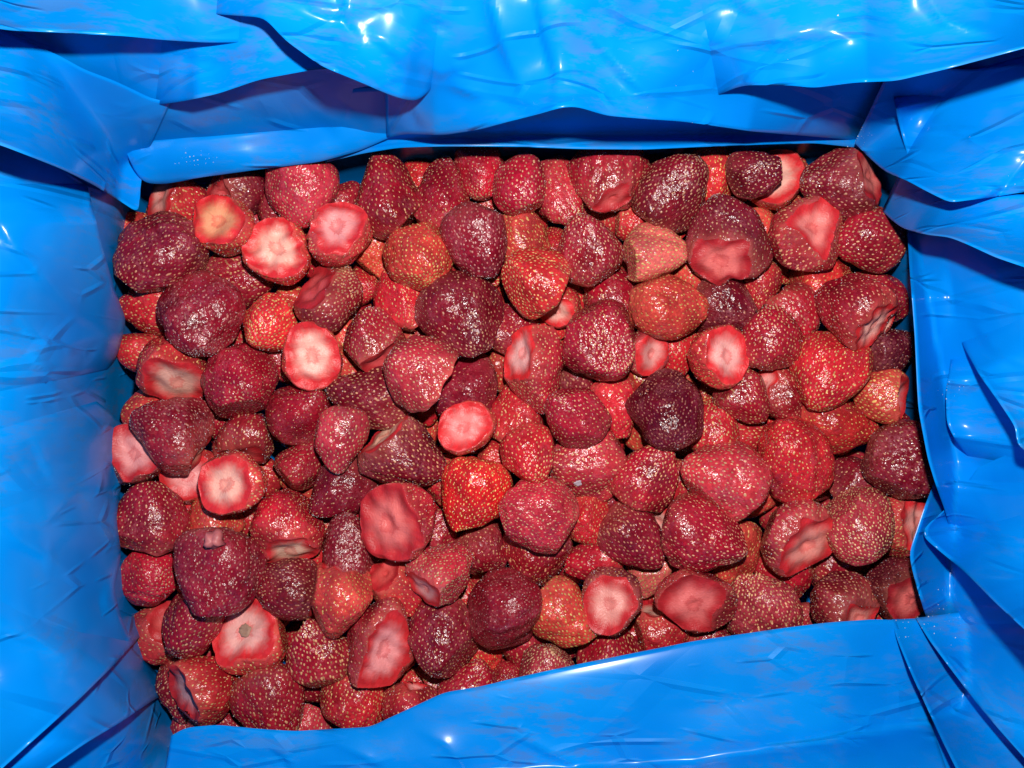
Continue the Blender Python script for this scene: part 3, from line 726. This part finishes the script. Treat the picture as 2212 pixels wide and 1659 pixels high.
def make_body(b, nu, nv):
    """skin, achene and cut meshes of one berry, in its own frame (tip along +z)"""
    r = np.random.RandomState(b.seed)
    L, W = b.Lm, b.Wm
    k = r.uniform(.40, .66) if b.el < 30 else r.uniform(.25, .45)
    zz, rad = profile(nv, L, W, k, r.uniform(0, .35))
    ph = np.linspace(0, 2*np.pi, nu, endpoint=False)
    lob = 1 + 0.035*np.cos(2*ph+r.uniform(0, 6)) + 0.03*np.cos(3*ph+r.uniform(0, 6)) + .012*np.cos(5*ph+r.uniform(0, 6))
    X = rad[:, None]*np.cos(ph)[None]*lob[None]; Y = rad[:, None]*np.sin(ph)[None]*lob[None]*b.flat
    Z = np.repeat(zz[:, None], nu, 1)
    V = np.stack([X, Y, Z], -1).reshape(-1, 3)
    bend = r.uniform(-.20, .20, 2)
    V[:, 0] += bend[0]*W*(V[:, 2]/L*2)**2*.5; V[:, 1] += bend[1]*W*(V[:, 2]/L*2)**2*.5
    # broad dents and bulges
    nrm = V/np.maximum(1e-6, np.linalg.norm(V, axis=1))[:, None]
    V = V + nrm*(0.030*W*vnoise3(V, b.seed, 0.024) + 0.011*W*vnoise3(V, b.seed+5, 0.008))[:, None]
    for _ in range(r.randint(3, 8)):
        d = r.normal(size=3); d /= np.linalg.norm(d); h = V@d; lim = h.max()*r.uniform(.74, .93)
        ex = np.maximum(0, h-lim); V = V - d[None]*(ex*r.uniform(.7, 1.05))[:, None]
    # cuts
    cuts = []
    kcap = np.argmax(rad); rc = rad[:kcap+1]; j = np.searchsorted(rc, min(.95, b.cr*(1.09 if b.el < -40 else 1.0))*W/2)
    zc = zz[min(j, kcap)]
    n0 = np.array([r.uniform(-.10, .10), r.uniform(-.10, .10), -1.0]); n0 /= np.linalg.norm(n0)
    cuts.append((n0, float(n0 @ np.array([0, 0, zc])), b.tone))
    Ri = np.array(b.R.transposed())
    for (az, el, off, tone) in b.slices:
        az, el = math.radians(az), math.radians(el)
        nn = Ri @ np.array([math.cos(el)*math.cos(az), math.cos(el)*math.sin(az), math.sin(el)])
        cuts.append((nn, off*(V@nn).max(), tone))
    cid = np.full(len(V), -1); rim = np.zeros(len(V))
    for ci, (nn, d, tone) in enumerate(cuts):
        wob = 0.0009*noise(V, b.seed+31+ci, .007, .016)
        s = V@nn - d - wob
        hit = s > 0
        V[hit] -= nn[None]*s[hit][:, None]; cid[hit] = ci
        rim = np.maximum(rim, np.exp(np.minimum(s, 0)/0.0048))
    F = []
    i = np.arange(nv-1)[:, None]*nu; jj = np.arange(nu)[None]
    F = np.stack([i+jj, i+(jj+1) % nu, i+nu+(jj+1) % nu, i+nu+jj], -1).reshape(-1, 4)
    fc = cid[F]; fcut = np.where((fc >= 0).all(1) & (fc == fc[:, :1]).all(1), fc[:, 0], -1)
    # normals
    def vnorm(V):
        a, c, d_, e = V[F[:, 0]], V[F[:, 1]], V[F[:, 2]], V[F[:, 3]]
        fn = np.cross(d_-a, e-c); N = np.zeros_like(V)
        for q in range(4): np.add.at(N, F[:, q], fn)
        return N/np.maximum(1e-12, np.linalg.norm(N, axis=1))[:, None]
    N = vnorm(V)
    if (N*V).sum() < 0: N = -N; F = F[:, ::-1]
    # achenes on a golden spiral, evenly by area
    area = np.r_[0, np.cumsum((rad[:-1]+rad[1:])/2*np.hypot(np.diff(zz), np.diff(rad)))]
    area /= area[-1]
    tot = 2*np.pi*np.sum((rad[:-1]+rad[1:])/2*np.hypot(np.diff(zz), np.diff(rad)))
    sp = r.uniform(.00215, .00275) * (1.05 if b.col in 'DM' else 1)
    if b.col in 'VK': sp *= .84
    ns = int(tot/(sp*sp*.9))
    t = (np.arange(ns)+.5)/ns
    t = 1-(1-t)**1.12 if r.rand() < .6 else t
    row = np.interp(t, area, np.arange(nv)); col = (np.arange(ns)*0.61803398875 % 1)*nu
    row += r.normal(0, .30, ns); col += r.normal(0, .60, ns)
    row = np.clip(row, 1, nv-2); r0 = row.astype(int); fr = row-r0; c0 = np.floor(col).astype(int); fcv = col-c0
    def samp(A):
        a = A[r0*nu+c0 % nu]; bq = A[r0*nu+(c0+1) % nu]; c = A[(r0+1)*nu+c0 % nu]; dq = A[(r0+1)*nu+(c0+1) % nu]
        w = (fcv[:, None], fr[:, None])
        return (a*(1-w[0])+bq*w[0])*(1-w[1]) + (c*(1-w[0])+dq*w[0])*w[1]
    SPp, SN = samp(V), samp(N); SN /= np.maximum(1e-9, np.linalg.norm(SN, axis=1))[:, None]
    onskin = np.ones(ns, bool)
    for dr in (0, 1):
        for dc in (0, 1): onskin &= cid[(r0+dr)*nu+(c0+dc) % nu] < 0
    for ci, (nn, d, tone) in enumerate(cuts): onskin &= (SPp@nn - d) < -0.0006
    onskin &= r.rand(ns) > .05
    SPp, SN = SPp[onskin], SN[onskin]; ns = len(SPp)
    # pits round the achenes
    skinv = cid < 0
    depth = r.uniform(.00045, .00075)
    dd = np.full(len(V), 9.0); 
    for q in range(0, len(V), 2000):
        x = V[q:q+2000]; dd[q:q+2000] = ((x[:, None]-SPp[None])**2).sum(-1).min(1) if ns else 9.0
    V2 = V - N*(depth*(np.exp(-dd/(.00085**2)) - .35*np.exp(-dd/(.0017**2))))[:, None]*skinv[:, None]
    # skin mesh
    fs = F[fcut < 0]; us = np.unique(fs); mp = np.full(len(V), -1); mp[us] = np.arange(len(us))
    sk = mesh_from('skin', V2[us], mp[fs]); attr(sk, 'rim', rim[us]); sk.materials.append(SKIN)
    # cut faces
    cm = []
    for ci, (nn, d, tone) in enumerate(cuts):
        ff = F[fcut == ci]
        if len(ff) < 8: continue
        uc = np.unique(ff); mp = np.full(len(V), -1); mp[uc] = np.arange(len(uc)); P = V[uc].copy()
        e1 = np.cross(nn, [.3, .9, .2]); e1 /= np.linalg.norm(e1); e2 = np.cross(nn, e1)
        c = P.mean(0); a, bb = (P-c)@e1, (P-c)@e2
        ctr = np.array([(a.max()+a.min())/2, (bb.max()+bb.min())/2]); a -= ctr[0]; bb -= ctr[1]
        th = np.arctan2(bb, a); rr_ = np.hypot(a, bb); bins = ((th+np.pi)/(2*np.pi)*40).astype(int) % 40
        mx = np.zeros(40); np.maximum.at(mx, bins, rr_)
        mx = np.where(mx == 0, rr_.max(), mx); mx = (np.roll(mx, 1)+mx+np.roll(mx, -1))/3
        thb = (th+np.pi)/(2*np.pi)*40 - .5
        rm = np.interp(thb % 40, np.arange(41), np.r_[mx, mx[0]]); rr = np.clip(rr_/np.maximum(1e-6, rm), 0, 1.05)
        hol = r.uniform(.0004, .0016) * (3.0 if tone == 'l' else 1.0)
        P -= nn[None]*((hol*(1-rr**2) + .0010*np.exp(-(rr/.14)**2))*np.clip(1-rr**6, 0, 1))[:, None]
        P += nn[None]*(.00010*noise(P, b.seed+77, .006, .012)*np.clip(1-rr**6, 0, 1))[:, None]
        me = mesh_from('cut_face', P, mp[ff]); me.materials.append(CUT)
        attr(me, 'rr', rr); attr(me, 'cx', np.cos(th)); attr(me, 'cy', np.sin(th))
        cm.append((me, tone, c + e1*ctr[0] + e2*ctr[1], nn))
    # achene mesh: little almonds lying along the meridian
    tz = np.array([0, 0, 1.0]); T = tz[None] - SN*(SN@tz)[:, None]; T /= np.maximum(1e-9, np.linalg.norm(T, axis=1))[:, None]
    Bn = np.cross(SN, T)
    tv = np.array([[0, 0, 1], [0, 0, -1], [1, 0, 0], [.30, .9, 0], [-.55, .75, 0], [-1, 0, 0], [-.55, -.75, 0], [.30, -.9, 0]], float)
    tf = np.array([[0, a_, b_] for a_, b_ in ((2, 3), (3, 4), (4, 5), (5, 6), (6, 7), (7, 2))])
    sl = r.uniform(.00056, .00098, ns)[:, None, None]*r.uniform(.95, 1.4); sw = sl*r.uniform(.52, .68, ns)[:, None, None]
    ctrp = SPp - SN*depth*.55
    AV = ctrp[:, None] + T[:, None]*tv[None, :, :1]*sl + Bn[:, None]*tv[None, :, 1:2]*sw + SN[:, None]*tv[None, :, 2:]*.00040
    AF = (np.arange(ns)[:, None, None]*8 + tf[None]).reshape(-1, 3)
    am = mesh_from('achenes', AV.reshape(-1, 3), AF); am.materials.append(SEED)
    return sk, cm, am

def jit(c, r, a=.16):
    f = 1 + r.uniform(-a, a); return tuple(max(0, x*f*(1+r.uniform(-.08, .08))) for x in c)

GROUP = 'frozen strawberries heaped in the liner'
SHARED = {}
def build(b, i):
    if b.layer <= 1:
        sk, cm, am = make_body(b, *((108, 62) if b.layer == 0 else (76, 44)))
        sc = 1.0
    else:                                       # half-hidden ones share twelve bodies
        kx = (i % 16, int(b.cr > .62))
        if kx not in SHARED: 
            wl = b.Lm/b.Wm; SHARED[kx] = (make_body(b, 76, 44), b.Wm)
        (sk, cm, am), w0 = SHARED[kx]; sc = b.Wm/w0
    e = link('strawberry', None)
    e.matrix_world = Matrix.Translation(b.p.tolist()) @ b.R.to_4x4() @ Matrix.Scale(sc, 4)
    col, frost, seed = COLS[b.col]
    so = link('skin', sk, e); so.color = (*jit(col, b.rng), min(1, frost*b.rng.uniform(.6, 1.5)))
    ao = link('achenes', am, e); ao.color = (*jit(seed, b.rng, .12), 1); ao['kind'] = 'stuff'
    for me, tone, c, nn in cm:
        co = link('cut_face', me, e); t, al = TONES[tone]
        dim = {'X': .55, 'D': .75, 'U': .8, 'M': .85}.get(b.col, 1.0)
        co.color = (*jit(t, b.rng, .08), al*dim)
    e.empty_display_size = .005
    b.o = e; b.cm = cm
    return e
for i, b in enumerate(BERRIES): build(b, i)

# ------------------------------------------------------------------ what each berry is called
marks = [b for b in BERRIES if b.key]
walls = [('left wall', lambda b: b.x-255), ('right wall', lambda b: 1990-b.x), ('rear wall', lambda b: b.y-335),
         ('front flap', lambda b: np.interp(b.x, [400, 850, 1240, 1700, 2000], [1575, 1560, 1437, 1356, 1330])-b.y)]
def pose(b):
    if b.layer == 3: return 'glimpsed in the gap'
    if b.layer == 2: return 'mostly buried'
    if b.el < -50: return 'cut side up'
    if b.slices or b.el < -15: return 'with a sliced side,'
    if b.el > 40: return 'seen end-on'
    return 'on its side' if b.layer == 0 else 'half covered'
used = {}
for b in BERRIES:
    if b.label: lab = b.label
    else:
        near = sorted(marks, key=lambda m: (m.x-b.x)**2+(m.y-b.y)**2)
        w, f = min(walls, key=lambda t: t[1](b))
        size = 'large ' if b.W*b.L > 22500 else ('small ' if b.W*b.L < 9500 else '')
        lab = f'{size}{CNAME[b.col]} strawberry {pose(b)} between the {near[0].key} and the ' + (w if w and f(b) < 75 else near[1].key)
        tries = [m.key for m in near[2:12]]
        while lab in used and tries:
            lab = f'{size}{CNAME[b.col]} strawberry {pose(b)} between the {near[0].key} and the {tries.pop(0)}'
        lab = ' '.join(lab.split()[:16])
    used[lab] = used.get(lab, 0)+1
    tag(b.o, lab, 'strawberry', GROUP)

# brown woody core on the white cut face
for b in BERRIES:
    if b.key == 'brown-cored berry':
        me, tone, c, nn = b.cm[0]
        r = np.random.RandomState(5); n = 22; a = np.linspace(0, 2*np.pi, n, endpoint=False)
        e1 = np.cross(nn, [.3, .9, .2]); e1 /= np.linalg.norm(e1); e2 = np.cross(nn, e1)
        V = [c - nn*.0004]
        for rad, h in ((.0016, -.0006), (.0026, -.0001), (.0031, -.0012)):
            rj = rad*(1+.16*r.randn(n).clip(-1, 1))
            V += list(c[None] + (e1[None]*np.cos(a)[:, None]+e2[None]*np.sin(a)[:, None])*rj[:, None] + nn[None]*h)
        F = [[0, 0, 1+q, 1+(q+1) % n] for q in range(n)]
        tri = [[0, 1+q, 1+(q+1) % n] for q in range(n)]
        for k in range(2):
            for q in range(n):
                p, p2 = 1+k*n+q, 1+k*n+(q+1) % n
                tri += [[p, p+n, p2+n], [p, p2+n, p2]]
        m2 = mesh_from('core', np.array(V), np.array(tri)); m2.materials.append(CORE)
        co = link('core', m2, b.o)

# ------------------------------------------------------------------ loose bits
def rock(seed, rad, flat=1.0):
    r = np.random.RandomState(seed); nu, nv = 14, 9
    a = np.linspace(0, np.pi, nv); p = np.linspace(0, 2*np.pi, nu, endpoint=False)
    V = np.stack([np.sin(a)[:, None]*np.cos(p), np.sin(a)[:, None]*np.sin(p), np.cos(a)[:, None]*np.ones(nu)*flat], -1).reshape(-1, 3)
    V *= rad*(1+.30*noise(V, seed, .6, 1.5))[:, None]
    i = np.arange(nv-1)[:, None]*nu; jj = np.arange(nu)[None]
    F = np.stack([i+jj, i+(jj+1) % nu, i+nu+(jj+1) % nu, i+nu+jj], -1).reshape(-1, 4)
    return V, F[:, ::-1]
V, F = rock(3, .0042)
me = mesh_from('strawberry_crumb', V, F); me.materials.append(CRUMB)
crumb = o = link('strawberry_crumb', me); o.location = unproj(463, 1168, .010)
tag(o, 'small broken crumb of pink strawberry flesh below the orange-red berry', 'crumb')

# frost grains on the berries, and the bigger flake
V, F = rock(8, .0019, .14)
me = mesh_from('ice_flake', V, F, False); me.materials.append(mat_plain('dull_frost', (0.50, 0.42, 0.46), 0.6))
flake = link('ice_flake', me)
tag(flake, 'white flake of ice lying on a large pinkish red strawberry', 'ice flake')
tv = np.array([[0, 0, 1], [.94, 0, -.33], [-.47, .82, -.33], [-.47, -.82, -.33]]); tf = np.array([[0, 1, 2], [0, 2, 3], [0, 3, 1], [1, 3, 2]])
gr = np.random.RandomState(4); GV, GF = [], []; cnt = 0; best = None
for b in BERRIES:
    if b.layer > 1: continue
    so = [c for c in b.o.children if c.name.startswith('skin')][0]; me = so.data
    co = np.zeros(len(me.vertices)*3, np.float32); me.vertices.foreach_get('co', co); co = co.reshape(-1, 3)
    no = np.zeros(len(me.vertices)*3, np.float32); me.vertices.foreach_get('normal', no); no = no.reshape(-1, 3)
    R = np.array(b.R); P = co@R.T + b.p; N = no@R.T
    if b.key == 'ice-flaked berry':
        tx, ty, tz_ = unproj(1250, 1045, .012); q = np.argmin((P[:, 0]-tx)**2+(P[:, 1]-ty)**2 + (N[:, 2] < 0)*1.0)
        flake.location = (P[q] + N[q]*.0001).tolist(); flake.rotation_euler = Vector(N[q].tolist()).to_track_quat('Z', 'Y').to_euler()
    kx, ky = P[:, 0]*D/(D-P[:, 2])/S + PX/2, PY/2 - P[:, 1]*D/(D-P[:, 2])/S
    hit = np.where((np.abs(kx-463) < 12) & (np.abs(ky-1166) < 12))[0]
    if len(hit) and (best is None or P[hit, 2].max() > best): best = P[hit, 2].max(); crumb.location = unproj(463, 1166, float(best)+.0022)
    up = np.where(N[:, 2] > -.1)[0]
    w = (1.6-np.abs(N[up, 2])); w /= w.sum()
    m = int({'X': 90, 'D': 75, 'U': 80, 'K': 60, 'P': 50, 'M': 60, 'C': 45}.get(b.col, 28)*gr.uniform(.3, 1.8)*(1.6 if b.x < 650 else 1))
    for q in gr.choice(up, m, p=w):
        s = gr.uniform(.00010, .00030) * (1.3 if gr.rand() < .05 else 1)
        Q, _ = np.linalg.qr(gr.normal(size=(3, 3)))
        GV.append(P[q] + N[q]*s*.3 + (tv*s)@Q.T); GF.append(tf + cnt*4); cnt += 1
FV = []
for c in liner.children:
    n = len(c.data.vertices); co = np.zeros(n*3, np.float32); c.data.vertices.foreach_get('co', co); FV.append(co.reshape(-1, 3) + np.array([0, 0, -.072]))
FV = np.concatenate(FV); fpx = FV[:, 0]*D/(D-FV[:, 2])/S + PX/2; fpy = PY/2 - FV[:, 1]*D/(D-FV[:, 2])/S
spots = [(430, 350, 26, 30), (1865, 290, 12, 14), (1850, 312, 10, 12), (2000, 1325, 40, 36), (2060, 845, 16, 12), (1870, 935, 12, 10), (285, 985, 14, 12), (1990, 1335, 60, 14), (1500, 150, 160, 12), (100, 1100, 120, 10), (2120, 400, 90, 10), (1400, 1500, 300, 10)]
for (sx, sy, sp_, m) in spots:
    for _ in range(m):
        qx, qy = sx+gr.normal(0, sp_), sy+gr.normal(0, sp_*.5)
        near_ = np.where((np.abs(fpx-qx) < 7) & (np.abs(fpy-qy) < 7))[0]
        if len(near_) == 0: continue
        p = FV[near_[np.argmax(FV[near_, 2])]]; s = .00010 + .00034*gr.rand()**3; Q, _ = np.linalg.qr(gr.normal(size=(3, 3)))
        GV.append(p + np.array([0, 0, s*.5]) + (tv*s)@Q.T); GF.append(tf + cnt*4); cnt += 1
me = mesh_from('frost_grains', np.concatenate(GV), np.concatenate(GF), False); me.materials.append(ICE)
o = link('frost_grains', me); o['kind'] = 'stuff'
tag(o, 'fine white frost grains sprinkled over strawberries and blue film', 'frost')
print('berries', len(BERRIES), 'labels shared', sum(v-1 for v in used.values()))
